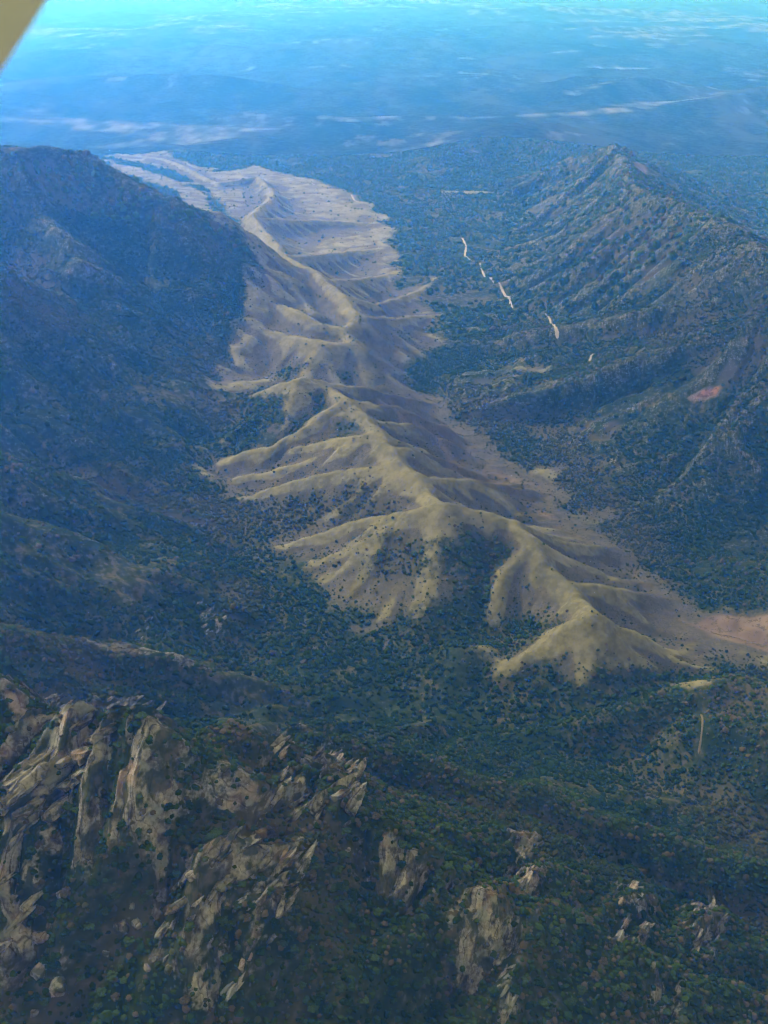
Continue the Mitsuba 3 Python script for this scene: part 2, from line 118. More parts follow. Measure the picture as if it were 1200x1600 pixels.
PALE_BANDS = [[[[-2818,7946],[-2203,7785],[-1553,7338],[-1029,6811]],260],[[[-1733,6886],[-1275,6691],[-699,6203]],120],[[[1606,10912],[1852,11156]],90],[[[1563,9498],[1857,9979],[2119,10344],[2404,11033]],55],[[[545,8217],[1058,8323],[1683,8468],[2092,9059],[2673,9362],[3338,9829]],120],[[[-1239,7424],[-929,7600],[-514,7723]],90],[[[-2840,8287],[-2424,8113],[-1900,7785],[-1581,7482]],90],[[[-4155,17224],[-3680,19685],[-3369,23456],[-1641,25764]],500],[[[-1555,29361],[1669,31555],[4205,26412],[6952,21745]],1500],[[[-6834,19685],[-4812,17975],[-3015,18792]],900],[[[3693,17224],[6104,22941],[6532,18792]],600],[[[1688,14229],[2193,14534]],120],[[[2258,12631],[2634,12631]],110],[[[-269,8113],[-91,8252]],80],[[[0,6460],[300,6691]],60]]
ROADS = [[[311.4,4403.2,8.1],[317.9,4237.7,13.5],[299.4,4070.4,16.9],[322.6,3995.5,16.2]],[[348.7,3970.8,17.6],[346.6,3749.2,23.7],[371.0,3655.2,30.7],[390.2,3540.0,27.3],[396.9,3387.3,40.6],[393.4,3279.9,47.0]],[[477.0,3155.8,73.4],[461.8,2960.8,103.4],[448.8,2779.4,130.7],[457.1,2758.6,113.1]],[[537.6,2635.6,129.4],[525.0,2632.0,120.5],[496.2,2532.2,131.3]],[[-154.0,5300.8,10.1],[-139.0,5183.5,8.8],[-116.8,5109.6,11.5]],[[-363.4,5622.9,6.0],[-340.3,5553.4,9.1]]]
TRACKS = [[[429.8,1209.5,88.4],[419.6,1163.1,94.3],[413.5,1146.0,81.6],[407.6,1131.4,72.5]],[[533.8,1523.4,16.2],[573.8,1509.3,16.7],[602.1,1483.6,18.8],[623.9,1471.5,19.5]]]
BOULDERS = [[-214.1,494.6,454.6,11],[-200.4,470.9,435.5,13],[-211.7,477.3,446.4,11],[-165.1,500.2,456.9,10],[-155.0,500.6,457.6,7],[-205.9,516.5,470.1,7],[-174.1,489.5,444.7,5],[-122.1,516.6,472.2,7],[-159.2,508.8,464.9,4],[-211.8,458.7,427.8,5],[-145.6,477.2,446.5,5],[-131.4,474.5,445.2,6]]
OUTCROPS = [[[-338.0,1046.9],[-310.9,1091.0],[-282.2,1109.8],[-130.5,590.8],[-132.1,566.9],[-152.6,541.6],[-167.1,527.7],[-199.9,520.9],[-218.1,512.0],[-208.4,545.4],[-189.9,571.2]],[[-255.4,577.9],[-234.7,579.3],[-205.5,605.5],[-188.5,589.3],[-210.9,563.2],[-228.5,533.9],[-243.3,525.1]],[[-240.0,510.8],[-224.8,509.1],[-219.7,495.7],[-228.4,478.1],[-234.9,471.8]],[[-399.6,1039.8],[-367.0,1049.0],[-205.5,605.5],[-225.8,597.5],[-253.6,605.4]],[[-88.3,645.6],[-77.0,652.3],[-57.1,637.2],[-33.0,627.7],[-46.4,609.5],[-73.6,610.4]],[[-55.7,689.1],[-44.6,863.9],[-21.0,615.1],[-27.8,602.7],[-37.5,619.0]],[[-138.6,1125.3],[-91.0,895.4],[-70.9,664.9],[-82.0,656.9]],[[-125.0,539.4],[-92.7,577.4],[-86.5,520.4],[-109.3,507.7],[-141.2,474.2],[-146.6,484.6]],[[-106.7,477.9],[-69.9,510.1],[-65.7,506.1],[-102.1,467.8]],[[78.7,597.5],[95.8,596.5],[100.8,573.5],[93.0,540.6],[80.2,527.1],[73.6,556.4]],[[-85.8,553.8],[-53.6,578.8],[-56.0,544.0],[-77.8,509.7]],[[-39.6,612.0],[-14.0,608.1],[-9.3,601.8],[-32.4,602.3]],[[221.7,771.5],[251.4,788.4],[215.9,665.0],[186.6,618.9]],[[319.4,825.1],[342.4,823.9],[290.9,693.4],[263.4,671.0]],[[122.0,796.9],[143.3,805.6],[117.3,659.9],[101.6,627.5]],[[214.9,611.6],[234.0,612.9],[229.7,573.7],[213.3,568.8]],[[-286.3,1461.5],[-253.0,1449.9],[-242.6,1403.9],[-270.7,1389.7]],[[-360.3,1358.8],[-347.1,1405.3],[-335.6,1309.2],[-337.2,1244.6]]]

# ---------------------------------------------------------------- terrain
# <TERRAIN>
CELL, X0, Y0, NX, NY = 5.5, -2600.0, 250.0, 946, 1156
FLOOR_PTS = np.array(FLOOR)


def floor_at(x, y):
    """The valley floor between the control points, weighted by nearness."""
    w_sum, z_sum = 1e-9, 0.0
    for a, b, c in FLOOR_PTS:
        s = 130.0 + 0.12 * b
        w = 1.0 / (1.0 + ((x - a) ** 2 + (y - b) ** 2) / s**2) ** 2
        w_sum, z_sum = w_sum + w, z_sum + w * c
    z = z_sum / w_sum
    far = np.clip((y - 5500) / 3000, 0, 1)
    return z * (1 - far) - 20 * far


def noise_1d(s, seed):
    return meshkit.noise(np.stack([s, 0 * s, 0 * s], -1), seed)


def smooth_max(a, b, k):
    t = np.clip(0.5 + 0.5 * (a - b) / k, 0, 1)
    return b * (1 - t) + a * t + k * t * (1 - t)


def shape_terrain(x, y):
    """Height and the group of the winning ridge (-1: the floor) at the points x, y."""
    shape = x.shape
    x, y = x.ravel().astype(np.float64), y.ravel().astype(np.float64)
    p = np.stack([x, y, 0 * x], -1)
    wx = 22 * (meshkit.fbm(p / 170.0, 3, 5) - 0.5) + 50 * (meshkit.noise(p / 600.0, 15) - 0.5) * np.clip((y - 2200) / 1500, 0, 1)
    wy = 22 * (meshkit.fbm(p / 170.0, 3, 9) - 0.5)
    base = floor_at(x, y)
    h = base + 8 * (meshkit.fbm(p / 220.0, 4, 21) - 0.5)
    best, who = h.copy(), np.full(len(x), -1)
    for i, (group, slope, radius, amp, lam, pts) in enumerate(RIDGES):
        q = np.array(pts)
        reach = 1.6 * max(q[:, 2].max(), 60) / min(slope) + 80
        lo, hi = q.min(0) - reach, q.max(0) + reach
        sel = np.nonzero((x > lo[0]) & (x < hi[0]) & (y > lo[1]) & (y < hi[1]))[0]
        if not len(sel):
            continue
        px, py, bz = x[sel] + wx[sel], y[sel] + wy[sel], base[sel]
        top, arc, du, s0 = np.full(len(sel), -1e9), np.zeros(len(sel)), np.full(len(sel), 1.6), 0.0
        for a, b in zip(q[:-1], q[1:]):
            e = b[:2] - a[:2]
            length = math.hypot(*e)
            t = ((px - a[0]) * e[0] + (py - a[1]) * e[1]) / length**2
            tc = np.clip(t, 0, 1)
            dx, dy = px - a[0] - tc * e[0], py - a[1] - tc * e[1]
            d = np.sqrt(dx * dx + dy * dy + radius * radius) - radius
            relief = np.maximum(a[2] + tc * (b[2] - a[2]) - bz, 4.0)
            near_side = dx * e[1] - dy * e[0] > 0
            u = np.minimum(d * np.where(near_side, slope[0], slope[1]) / relief, 1.6)
            z = relief * (1 - u / 1.6) ** 1.6
            win = z > top
            top = np.where(win, z, top)
            du = np.where(win, u, du)
            side = np.where(near_side, 31.0, 0.0)
            arc = np.where(win, s0 + tc * length + side * lam, arc)
            s0 += length
        n = 0.65 * np.abs(2 * noise_1d(arc / lam, i) - 1) + 0.35 * np.abs(2 * noise_1d(arc / lam * 2.3 + 5, i + 77) - 1)
        relief = np.maximum(q[:, 2].max() - bz, 4.0)
        top = top - amp * np.minimum(relief, 220) * (1 - n) ** 2 * np.clip(du * (1.6 - du) * 1.6, 0, 1) * np.clip(top / 30, 0, 1)
        z = bz + np.maximum(top, -2)
        old = h[sel]
        new = smooth_max(z, old, 4.0)
        new = np.where(z < old - 4, old, new)
        win = z > best[sel]
        who[sel[win & (top > 14)]] = i
        best[sel] = np.maximum(best[sel], z)
        h[sel] = new
    return h.reshape(shape), who.reshape(shape)


def erode(h, rounds=40, cut=0.014, power=0.5, creep=0.035):
    """Streams gather water downhill and cut in proportion to it, soil creep rounds the crests: spurs and gullies between them."""
    ny, nx = h.shape
    size = ny * nx
    own = np.arange(size).reshape(ny, nx)
    h = h.astype(np.float64).copy()
    around = [(dy, dx) for dy in (-1, 0, 1) for dx in (-1, 0, 1) if dy or dx]
    for _ in range(rounds):
        steep, to, run = np.full((ny, nx), 1e-6), np.full((ny, nx), size), np.ones((ny, nx))
        lowest = np.full((ny, nx), 1e9)
        pad = np.pad(h, 1, mode='edge')
        for dy, dx in around:
            dist = math.hypot(dx, dy)
            other = pad[1 + dy:1 + dy + ny, 1 + dx:1 + dx + nx]
            s = (h - other) / dist
            lowest = np.minimum(lowest, other)
            win = s > steep
            steep[win] = s[win]
            to[win] = (own + dy * nx + dx)[win]
            run[win] = dist
        to = np.where((own % nx == 0) | (own % nx == nx - 1) | (own < nx) | (own >= size - nx), size, to)
        p = np.append(to.ravel(), size)
        water = np.append(np.ones(size), 0.0)
        for _ in range(11):
            water = water + np.bincount(p, water, minlength=size + 1)
            water[size] = 0
            p = p[p]
        water = water[:size].reshape(ny, nx)
        f = cut * np.minimum(water, 6000.0) ** power / run
        target = h.ravel()[np.minimum(to, size - 1)]
        h = np.where(to < size, (h + f * target) / (1 + f), np.maximum(h, np.minimum(lowest + 0.05, h + 2.0)))
        h = h + creep * ndimage.laplace(h, mode='nearest')
    return h


gx_, gy_ = np.meshgrid(X0 + CELL * np.arange(NX), Y0 + CELL * np.arange(NY))
COARSE, OWNER = shape_terrain(gx_, gy_)
along_, athwart = gx_ * 0.53 + gy_ * 0.85, gx_ * -0.85 + gy_ * 0.53
_g = np.array([r[0] for r in RIDGES] + ['valley'])[OWNER]
crag = 1 - np.abs(2 * meshkit.fbm(np.stack([along_ / 150.0, athwart / 27.0, 0 * gx_], -1), 4, 35) - 1)
COARSE = COARSE + ndimage.gaussian_filter((_g == 'rocky_ridge').astype(float), 4) * 46 * (crag - 0.75)
knob = 1 - np.abs(2 * meshkit.fbm(np.stack([gx_, gy_, 0 * gx_], -1) / 130.0, 4, 37) - 1)
COARSE = COARSE + ndimage.gaussian_filter(((_g == 'left_mountain') | (_g == 'left_hills') | (_g == 'right_mountain')).astype(float), 5) * 42 * (knob - 0.75)
COARSE = COARSE + 9 * (meshkit.fbm(np.stack([gx_, gy_, 0 * gx_], -1) / 75.0, 3, 33) - 0.5)
GRID = erode(COARSE)


def grid_value(field, x, y, order=1):
    return ndimage.map_coordinates(field, [(np.asarray(y) - Y0) / CELL, (np.asarray(x) - X0) / CELL], order=order, mode='nearest')


def height_at(x, y):
    x, y = np.asarray(x, float), np.asarray(y, float)
    inside = (np.abs(x) < 2590) & (y < 6590)
    z = grid_value(GRID, x, y, 1)
    if not inside.all():
        z = np.where(inside, z, shape_terrain(x, y)[0])
    return z
# </TERRAIN>


def polygon_distance(x, y, rings):
    """Signed distance to a union of polygons, positive inside, in metres."""
    best = np.full(x.shape, -1e9)
    for ring in rings:
        q = np.array(ring)
        d2, inside = np.full(x.shape, 1e18), np.zeros(x.shape, bool)
        for a, b in zip(q, np.roll(q, -1, 0)):
            e = b - a
            t = np.clip(((x - a[0]) * e[0] + (y - a[1]) * e[1]) / max(e @ e, 1e-9), 0, 1)
            d2 = np.minimum(d2, (x - a[0] - t * e[0]) ** 2 + (y - a[1] - t * e[1]) ** 2)
            cross = (a[1] > y) != (b[1] > y)
            inside ^= cross & (x < a[0] + (y - a[1]) / (e[1] if abs(e[1]) > 1e-9 else 1e-9) * e[0])
        best = np.maximum(best, np.where(inside, 1, -1) * np.sqrt(d2))
    return best


def step(a, b, v):
    t = np.clip((v - a) / (b - a), 0, 1)
    return t * t * (3 - 2 * t)


def line_distance(x, y, pts):
    q = np.array(pts)[:, :2]
    d2 = np.full(x.shape, 1e18)
    for a, b in zip(q[:-1], q[1:]):
        e = b - a
        t = np.clip(((x - a[0]) * e[0] + (y - a[1]) * e[1]) / max(e @ e, 1e-9), 0, 1)
        d2 = np.minimum(d2, (x - a[0] - t * e[0]) ** 2 + (y - a[1] - t * e[1]) ** 2)
    return np.sqrt(d2)


curv = GRID - ndimage.gaussian_filter(GRID, 6.0)          # positive on crests, negative in gullies
P_ = np.stack([gx_, gy_, 0 * gx_], -1)
ragged = 60 * (meshkit.fbm(P_ / 130.0, 5, 31) - 0.5) * np.clip(gy_ / 2000, 0.7, 2)
gd = polygon_distance(gx_, gy_, POLYGONS['grass']) + ragged
wd = polygon_distance(gx_, gy_, POLYGONS['woods']) + 0.6 * ragged
GRASS = step(-46, 34, gd + curv * 2.2 + 26 * (meshkit.fbm(P_ / 24.0, 3, 47) - 0.5)) * (1 - 0.12 * step(2500, 3000, gy_)) * (1 - 0.72 * step(-40, 30, wd - curv * 3 + 26 * (meshkit.fbm(P_ / 24.0, 3, 48) - 0.5)))
PINK = step(-40, 50, polygon_distance(gx_, gy_, POLYGONS['pink']) + 1.2 * ragged)
fine = ndimage.gaussian_filter(GRID, 0.8) - ndimage.gaussian_filter(GRID, 3.5)
DRY = np.maximum(np.clip(0.33 - 0.12 * step(2400, 3000, gy_) - 0.22 * fine - 0.03 * curv + 0.5 * (meshkit.fbm(P_ / 90.0, 4, 49) - 0.5), 0, 0.6), np.maximum(PINK * (1 - 0.45 * step(2300, 2700, gy_)) * (0.68 + 0.22 * meshkit.fbm(P_ / 60.0, 3, 50)), 0))
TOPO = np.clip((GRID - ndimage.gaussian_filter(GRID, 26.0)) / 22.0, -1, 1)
BARE = step(-15, 20, polygon_distance(gx_, gy_, POLYGONS['bare']) + 0.3 * ragged)
RED = step(-12, 14, polygon_distance(gx_, gy_, POLYGONS['red']) + 0.3 * ragged)
BARE = np.maximum(BARE, RED)
DRY = np.maximum(DRY, BARE) + RED
GRASS = np.maximum(GRASS, BARE)
SCREE = step(-18, 14, polygon_distance(gx_, gy_, POLYGONS['scree']) + 0.6 * ragged)
ridge_group = np.array([r[0] for r in RIDGES] + ['valley'])
GROUP = ridge_group[OWNER]
GROUP[GROUP == 'plain'] = 'valley'
right_rock = (GROUP == 'right_mountain') * step(-6, 8, curv + 10 * (meshkit.fbm(P_ / 60.0, 4, 41) - 0.45))
left_rock = (GROUP == 'left_mountain') * step(2, 12, curv + 22 * (meshkit.fbm(P_ / 90.0, 4, 43) - 0.52))
hill_rock = (GROUP == 'left_hills') * step(10, 18, curv + 24 * (meshkit.fbm(P_ / 50.0, 4, 45) - 0.48))
ROCK = np.clip(SCREE * 0.9 + 0.21 * right_rock + 0.16 * left_rock + 0.7 * hill_rock, 0, 1) * (1 - RED)


def bedding(x, y, z):
    """Rock strata that strike up the valley and dip to the left: ledges in metres to be added where rock is bare, and how far each point is on a bare ledge face (0 to 1)."""
    n = np.array([0.74, -0.46, 0.50])
    p = np.stack([x, y, z], -1)
    along = p @ np.array([0.53, 0.85, 0.0])
    b = p @ n + 9 * (meshkit.fbm(p / 45.0, 3, 51) - 0.5)
    out, face = 0, 0
    for period, amp, seed in ((27.0, 15.0, 1), (11.0, 6.0, 2), (5.1, 2.2, 3)):
        q = b / period
        k = np.floor(q)
        t = q - k
        lift = meshkit.fbm(np.stack([k * 7.3, k * 0 + seed, along / (period * 2.4)], -1), 2, 53)
        out = out + amp * (np.where(t < 0.74, t / 0.74, (1 - t) / 0.26) - 0.5) * (0.2 + 1.6 * lift)
        face = face + (amp / 14.0) * step(0.45, 0.8, t) * step(0.3, 0.6, lift)
    return out, np.clip(face, 0, 1)


def near_rock(x, y):
    """How bare the rock is, with the finer breaks that the survey grid cannot hold."""
    p = np.stack([x, y, 0 * x], -1)
    rock = grid_value(ROCK, x, y)
    near = (rock > 0.02) & (y < 1700)
    if near.any():
        q = p[near]
        face = bedding(q[:, 0], q[:, 1], height_at(q[:, 0], q[:, 1]))[1]
        rock[near] *= step(0.40, 0.62, 0.42 * meshkit.fbm(np.stack([(q[:, 0] * 0.53 + q[:, 1] * 0.85) / 48.0, (q[:, 1] * 0.53 - q[:, 0] * 0.85) / 13.0, q[:, 2] * 0], -1), 4, 65) + 0.24 * meshkit.fbm(q / 9.0, 4, 66) + 0.34 * face + 0.04)
    return rock


def detailed_height(x, y):
    """The terrain as it is meshed: near the camera with ledges, blocks and hummocks finer than the survey grid."""
    shape = np.shape(x)
    x, y = np.ravel(x).astype(float), np.ravel(y).astype(float)
    z = height_at(x, y)
    p = np.stack([x, y, 0 * x], -1)
    rock = np.clip(grid_value(SCREE, x, y) + grid_value(ROCK, x, y), 0, 1)
    z = z + (1 - 0.75 * grid_value(GRASS, x, y)) * 5.0 * (meshkit.fbm(p / 38.0, 4, 61) - 0.5)
    g = grid_value(GRASS, x, y)
    gully = 1 - np.abs(2 * meshkit.fbm(p * [1 / 46.0, 1 / 46.0, 0], 3, 67) - 1)
    z = z - 6.0 * g * gully ** 3 * step(2.0, 9.0, z - floor_at(x, y))
    on = (rock > 0.02) & (y < 1700)
    if on.any():
        q, w = p[on], rock[on] * (1 - step(1000, 1600, y[on]))
        z[on] += w * bedding(q[:, 0], q[:, 1], z[on])[0] + w * 6 * (meshkit.fbm(q / 10.0, 3, 63) - 0.5)
    return z.reshape(shape)


# ---------------------------------------------------------------- materials
def bare_stone(p):
    """Quartzite: streaked along its bedding, stained rust and lichen grey."""
    along, across = p.x * 0.53 + p.y * 0.85, p.x * 0.74 - p.y * 0.46 + p.z * 0.5
    streak = fbm(across / 2.6, along / 17, p.z / 19, 4)
    grain = fbm(p.x / 1.9, p.y / 1.9, p.z / 1.9, 3)
    big = fbm(p.x / 31, p.y / 31, p.z / 31, 3)
    out = mix((0.062, 0.059, 0.052), (0.420, 0.398, 0.360), smoothstep(0.30, 0.76, 0.50 * streak + 0.32 * grain + 0.18 * big))
    for gap, seed in ((7.0, 1.0), (2.9, 4.0)):                # open joints along the beds, broken by cross joints
        j = across / gap + 1.6 * fbm(along / 30, across / 11, p.z / 20 + seed, 3)
        joint = smoothstep(0.02, 0.13, dr.abs(j - dr.floor(j) - 0.5))
        out = out * (0.42 + 0.58 * joint)
    k = along / 9.0 + 2.0 * fbm(across / 5, along / 14, p.z / 9, 3)
    out = out * (0.6 + 0.4 * smoothstep(0.01, 0.07, dr.abs(k - dr.floor(k) - 0.5)))
    out = mix(out, (0.370, 0.240, 0.150), smoothstep(0.54, 0.74, fbm(p.x / 17, p.y / 17, p.z / 17 + 3, 4)) * 0.35)
    return mix(out, (0.240, 0.265, 0.225), smoothstep(0.52, 0.70, fbm(p.x / 12 + 5, p.y / 12, p.z / 12 + 8, 4)) * 0.6)


def ground_colour(p, n, uv):
    cover, dry = uv.x, uv.y                                   # cover: -1 rock, 0 forest floor, 1 grass; dry: 0 green-gold, 1 pinkish soil
    m = fbm(p.x / 55, p.y / 55, p.z / 55, 4)
    slow = fbm(p.x / 230 + 2, p.y / 230, p.z / 120, 4)
    f = fbm(p.x / 7, p.y / 7, p.z / 7, 3)
    c = fbm(p.x / 2.2, p.y / 2.2, p.z / 2.2, 2)
    forest = mix((0.020, 0.038, 0.013), (0.058, 0.068, 0.026), smoothstep(0.35, 0.7, 0.5 * m + 0.5 * f))
    forest = mix(forest, (0.100, 0.084, 0.050), smoothstep(0.54, 0.70, f * 0.6 + m * 0.4) * 0.8)
    forest = mix(forest, (0.098, 0.088, 0.054), smoothstep(0.50, 0.70, slow + 0.35 * (dry - 0.3)) * 0.65)
    w = fbm(p.x / 21 + 4, p.y / 21, p.z / 21, 4)
    grass = mix((0.128, 0.126, 0.066), (0.212, 0.200, 0.112), smoothstep(0.3, 0.7, 0.5 * m + 0.5 * f))
    heath = mix((0.080, 0.080, 0.056), (0.138, 0.124, 0.092), smoothstep(0.3, 0.7, 0.5 * w + 0.5 * f))
    heath = mix(heath, (0.060, 0.066, 0.036), smoothstep(0.50, 0.66, 0.5 * f + 0.3 * c + 0.2 * w) * 0.75)
    soil = mix((0.160, 0.122, 0.096), (0.240, 0.184, 0.142), smoothstep(0.3, 0.7, m))
    soil = mix(soil, (0.085, 0.082, 0.050), smoothstep(0.52, 0.66, 0.6 * f + 0.4 * c) * 0.7)
    grass = mix(grass, heath, smoothstep(0.12, 0.42, dry + 0.35 * (w - 0.5)))
    grass = mix(grass, soil, smoothstep(0.70, 0.95, dry))
    grass = mix(grass, mix((0.13, 0.085, 0.058), (0.27, 0.14, 0.09), smoothstep(0.35, 0.65, f)), smoothstep(1.2, 1.6, dry))
    rock = bare_stone(p)
    la, lb = p.x * 0.53 + p.y * 0.85, p.x * 0.74 - p.y * 0.46 + p.z * 0.5
    rock = mix(rock, forest, smoothstep(0.47, 0.60, fbm(la / 20 + 11, lb / 3.4, p.z / 14, 5)) * 0.9)
    out = mix(forest, grass, smoothstep(0.15, 0.75, cover + 0.5 * (f - 0.5)))
    return mix(out, rock, smoothstep(0.15, 0.85, -cover + 0.9 * (c - 0.5) + 0.5 * (f - 0.5)))


def plain_colour(p, n, uv):
    m = fbm(p.x / 900, p.y / 900, 0, 5)
    f = fbm(p.x / 110, p.y / 330, 2, 4)
    g = fbm(p.x / 24, p.y / 24, 7, 3)
    h = fbm(p.x / 420 + 3, p.y / 1900, 1, 4)
    woods = mix((0.008, 0.020, 0.013), (0.034, 0.044, 0.028), smoothstep(0.3, 0.7, 0.3 * f + 0.3 * g + 0.4 * h))
    woods = mix(woods, (0.040, 0.050, 0.036), smoothstep(0.56, 0.74, 0.7 * h + 0.3 * f) * 0.7)
    pale = mix((0.08, 0.10, 0.07), (0.19, 0.19, 0.15), smoothstep(0.3, 0.7, f))
    return mix(woods, pale, dr.clip(0.58 * uv.x * (0.3 + 1.1 * f) + 0.22 * smoothstep(0.62, 0.75, 0.6 * m + 0.4 * f), 0, 1))


def leaf_colour(p, n, uv):
    k = fbm(p.x / 90, p.y / 90, 5, 3)
    green = mix((0.016, 0.038, 0.012), (0.044, 0.080, 0.020), smoothstep(0.25, 1.0, uv.x * 0.75 + 0.5 * (k - 0.3)))
    brown = mix((0.062, 0.055, 0.035), (0.105, 0.090, 0.058), uv.x)
    green = mix(green, (0.088, 0.080, 0.048), smoothstep(0.48, 0.68, fbm(p.x / 230 + 2, p.y / 230, p.z / 120, 4)) * (0.35 + 0.4 * uv.y))
    return mix(green, brown, smoothstep(0.58, 0.95, uv.y + 0.7 * (fbm(p.x / 60 + 9, p.y / 60, 1, 3) - 0.5)))


def stone_colour(p, n, uv):
    return mix(bare_stone(p), (0.045, 0.060, 0.030), smoothstep(0.54, 0.66, fbm(p.x / 6 + 11, p.y / 6, p.z / 7, 4)) * 0.8)


TONE = (0.74, 0.70, 0.60)                                                   # one measured calibration of all natural colours


def diffuse(fn):
    return {'type': 'twosided', 'bsdf': {'type': 'diffuse', 'reflectance': proc(lambda p, n, uv: fn(p, n, uv) * mi.Color3f(*TONE))}}


scene['ground_material'] = diffuse(ground_colour)
scene['plain_material'] = diffuse(plain_colour)
scene['leaf_material'] = diffuse(leaf_colour)
scene['stone_material'] = diffuse(stone_colour)
scene['far_leaf_material'] = diffuse(lambda p, n, uv: mix(mix((0.020, 0.046, 0.018), (0.052, 0.094, 0.026), uv.x), (0.085, 0.075, 0.050), smoothstep(0.72, 0.9, uv.y)))
scene['tree_leaf_material'] = diffuse(lambda p, n, uv: mix(mix((0.020, 0.045, 0.016), (0.058, 0.098, 0.028), uv.x), (0.090, 0.076, 0.048), uv.y) * (0.8 + 0.4 * noise(p.x, p.y, p.z)))
scene['bark_material'] = diffuse(lambda p, n, uv: mix((0.07, 0.055, 0.04), (0.16, 0.135, 0.11), noise(p.x * 3, p.y * 3, p.z * 1.2)))
scene['path_material'] = diffuse(lambda p, n, uv: mix((0.11, 0.098, 0.068), (0.17, 0.148, 0.105), fbm(p.x / 4, p.y / 4, 0, 3)))
scene['track_material'] = diffuse(lambda p, n, uv: mix((0.26, 0.235, 0.20), (0.40, 0.365, 0.315), fbm(p.x / 6, p.y / 6, 0, 3)))


def paint_colour(p, n, uv):
    return mix((0.31, 0.31, 0.27), (0.38, 0.38, 0.335), fbm(p.x * 30, p.y * 8, p.z * 30, 3))


scene['strut_paint'] = {'type': 'principled', 'base_color': proc(paint_colour), 'roughness': 0.45, 'specular': 0.4}


def put(key, v, f, n, uv, material, smooth=True):
    path = meshkit.write_ply((v, f), False, uv, normals=n)
    scene[key] = {'type': 'ply', 'filename': path, 'face_normals': n is None, 'bsdf': {'type': 'ref', 'id': material}}


# ---------------------------------------------------------------- the ground, one sheet cut into its landforms
def sheet(xs, ys, height, keep):
    x, y = np.meshgrid(xs, ys)
    z = height(x, y)
    v = np.stack([x, y, z], -1)
    gx, gy = np.gradient(z, xs, axis=1), np.gradient(z, ys, axis=0)
    n = np.stack([-gx, -gy, np.ones_like(z)], -1)
    n /= np.linalg.norm(n, axis=-1, keepdims=True)
    idx = np.arange(x.size).reshape(x.shape)
    cx, cy = (x[1:, 1:] + x[:-1, :-1]) / 2, (y[1:, 1:] + y[:-1, :-1]) / 2
    on = keep(cx, cy)
    quads = np.stack([idx[:-1, :-1], idx[:-1, 1:], idx[1:, 1:], idx[1:, :-1]], -1)
    return v.reshape(-1, 3), n.reshape(-1, 3), quads, on, cx, cy


def cut(key, v, n, uv, quads, material):
    q = quads.reshape(-1, 4)
    used, inv = np.unique(q, return_inverse=True)
    q = inv.reshape(q.shape)
    put(key, v[used], np.vstack([q[:, [0, 1, 2]], q[:, [0, 2, 3]]]), n[used], uv[used], material)
    labels[key] = {'kind': 'structure', 'label': LAND[key]}


LAND = {'rocky_ridge': 'dark rocky ridge in the foreground with tilted strata and scrub', 'forest_ridge': 'dark forested ridge at the lower right',
        'left_hills': 'forested spurs of the valley on the left', 'left_mountain': 'blue hazy wooded mountain on the left',
        'grassy_hills': 'spine of pale dry grassy hills down the middle of the valley', 'right_mountain': 'hazy mountain with striped rock on the right',
        'valley': 'flat wooded valley floor', 'plain': 'hazy far plain with pale clearings'}


def in_view(cx, cy):
    return np.abs(cx) < 0.38 * cy + 240


FAR_EDGE = 6560.0
near_x = np.arange(-900, 900.1, 3.0)
bands = [(np.arange(-720, 720.1, 2.4), np.arange(340, 1060.1, 2.4)), (np.arange(-1300, 1300.1, 5.5), None), (np.arange(-2590, 2590.1, 10.0), None)]
y1 = bands[0][1][-1]
bands[1] = (bands[1][0], np.arange(y1, 2400.1, 5.5))
y2 = bands[1][1][-1]
bands[2] = (bands[2][0], np.append(np.arange(y2, FAR_EDGE - 5, 10.0), FAR_EDGE))
parts = {}
for b, (xs, ys) in enumerate(bands):
    if b:
        ys = np.insert(ys, 0, ys[0] - 12)
    sink = (lambda x, y, b=b, ys=ys: detailed_height(x, y) - (4.0 if b else 0) * (y <= ys[0] + 0.1))
    v, n, quads, on, cx, cy = sheet(xs, ys, sink, in_view)
    ow = OWNER[np.clip(((cy - Y0) / CELL).round().astype(int), 0, NY - 1), np.clip(((cx - X0) / CELL).round().astype(int), 0, NX - 1)]
    grp = ridge_group[ow]
    grp[grp == 'plain'] = 'valley'
    bare_rock = near_rock(v[:, 0], v[:, 1])
    cover = grid_value(GRASS, v[:, 0], v[:, 1]) - 2 * bare_rock
    uv = np.stack([np.clip(cover, -1, 1), grid_value(DRY, v[:, 0], v[:, 1])], -1)
    for g in np.unique(grp[on]):
        parts.setdefault(g, []).append((v, n, uv, quads[on & (grp == g)]))
for g, found in parts.items():
    at = np.cumsum([0] + [len(f[0]) for f in found])
    cut(str(g), np.vstack([f[0] for f in found]), np.vstack([f[1] for f in found]), np.vstack([f[2] for f in found]), np.vstack([f[3] + a for f, a in zip(found, at)]), 'ground_material')

far_y = FAR_EDGE - 20 + 60 * np.expm1(np.arange(0, 330) / 330 * 6.35) / 6.35 * 6.0
far_y = far_y[far_y < 70000]
xs = np.arange(-26000, 26000.1, 130.0)


def far_height(x, y):
    z = shape_terrain(x, y)[0]
    p = np.stack([x, y, 0 * x], -1)
    z = z + (95 * (meshkit.fbm(p / 900.0, 4, 71) - 0.5) + 150 * np.maximum(meshkit.fbm(p / 3200.0, 4, 73) - 0.42, 0) * 2) * step(6700, 9000, y)
    return np.where(y < FAR_EDGE - 1, z - 6, z)


v, n, quads, on, cx, cy = sheet(xs, far_y, far_height, lambda cx, cy: np.abs(cx) < 0.44 * cy + 300)
pale = np.zeros(len(v))
rag = meshkit.fbm(v * [1 / 600.0, 1 / 600.0, 0], 5, 81) - 0.5
for pts, w in PALE_BANDS:
    pale = np.maximum(pale, step(-0.5, 0.8, 0.7 - line_distance(v[:, 0], v[:, 1], pts) / w + 5.5 * rag))
cut('plain', v, n, np.stack([pale, rag], -1), quads[on], 'plain_material')

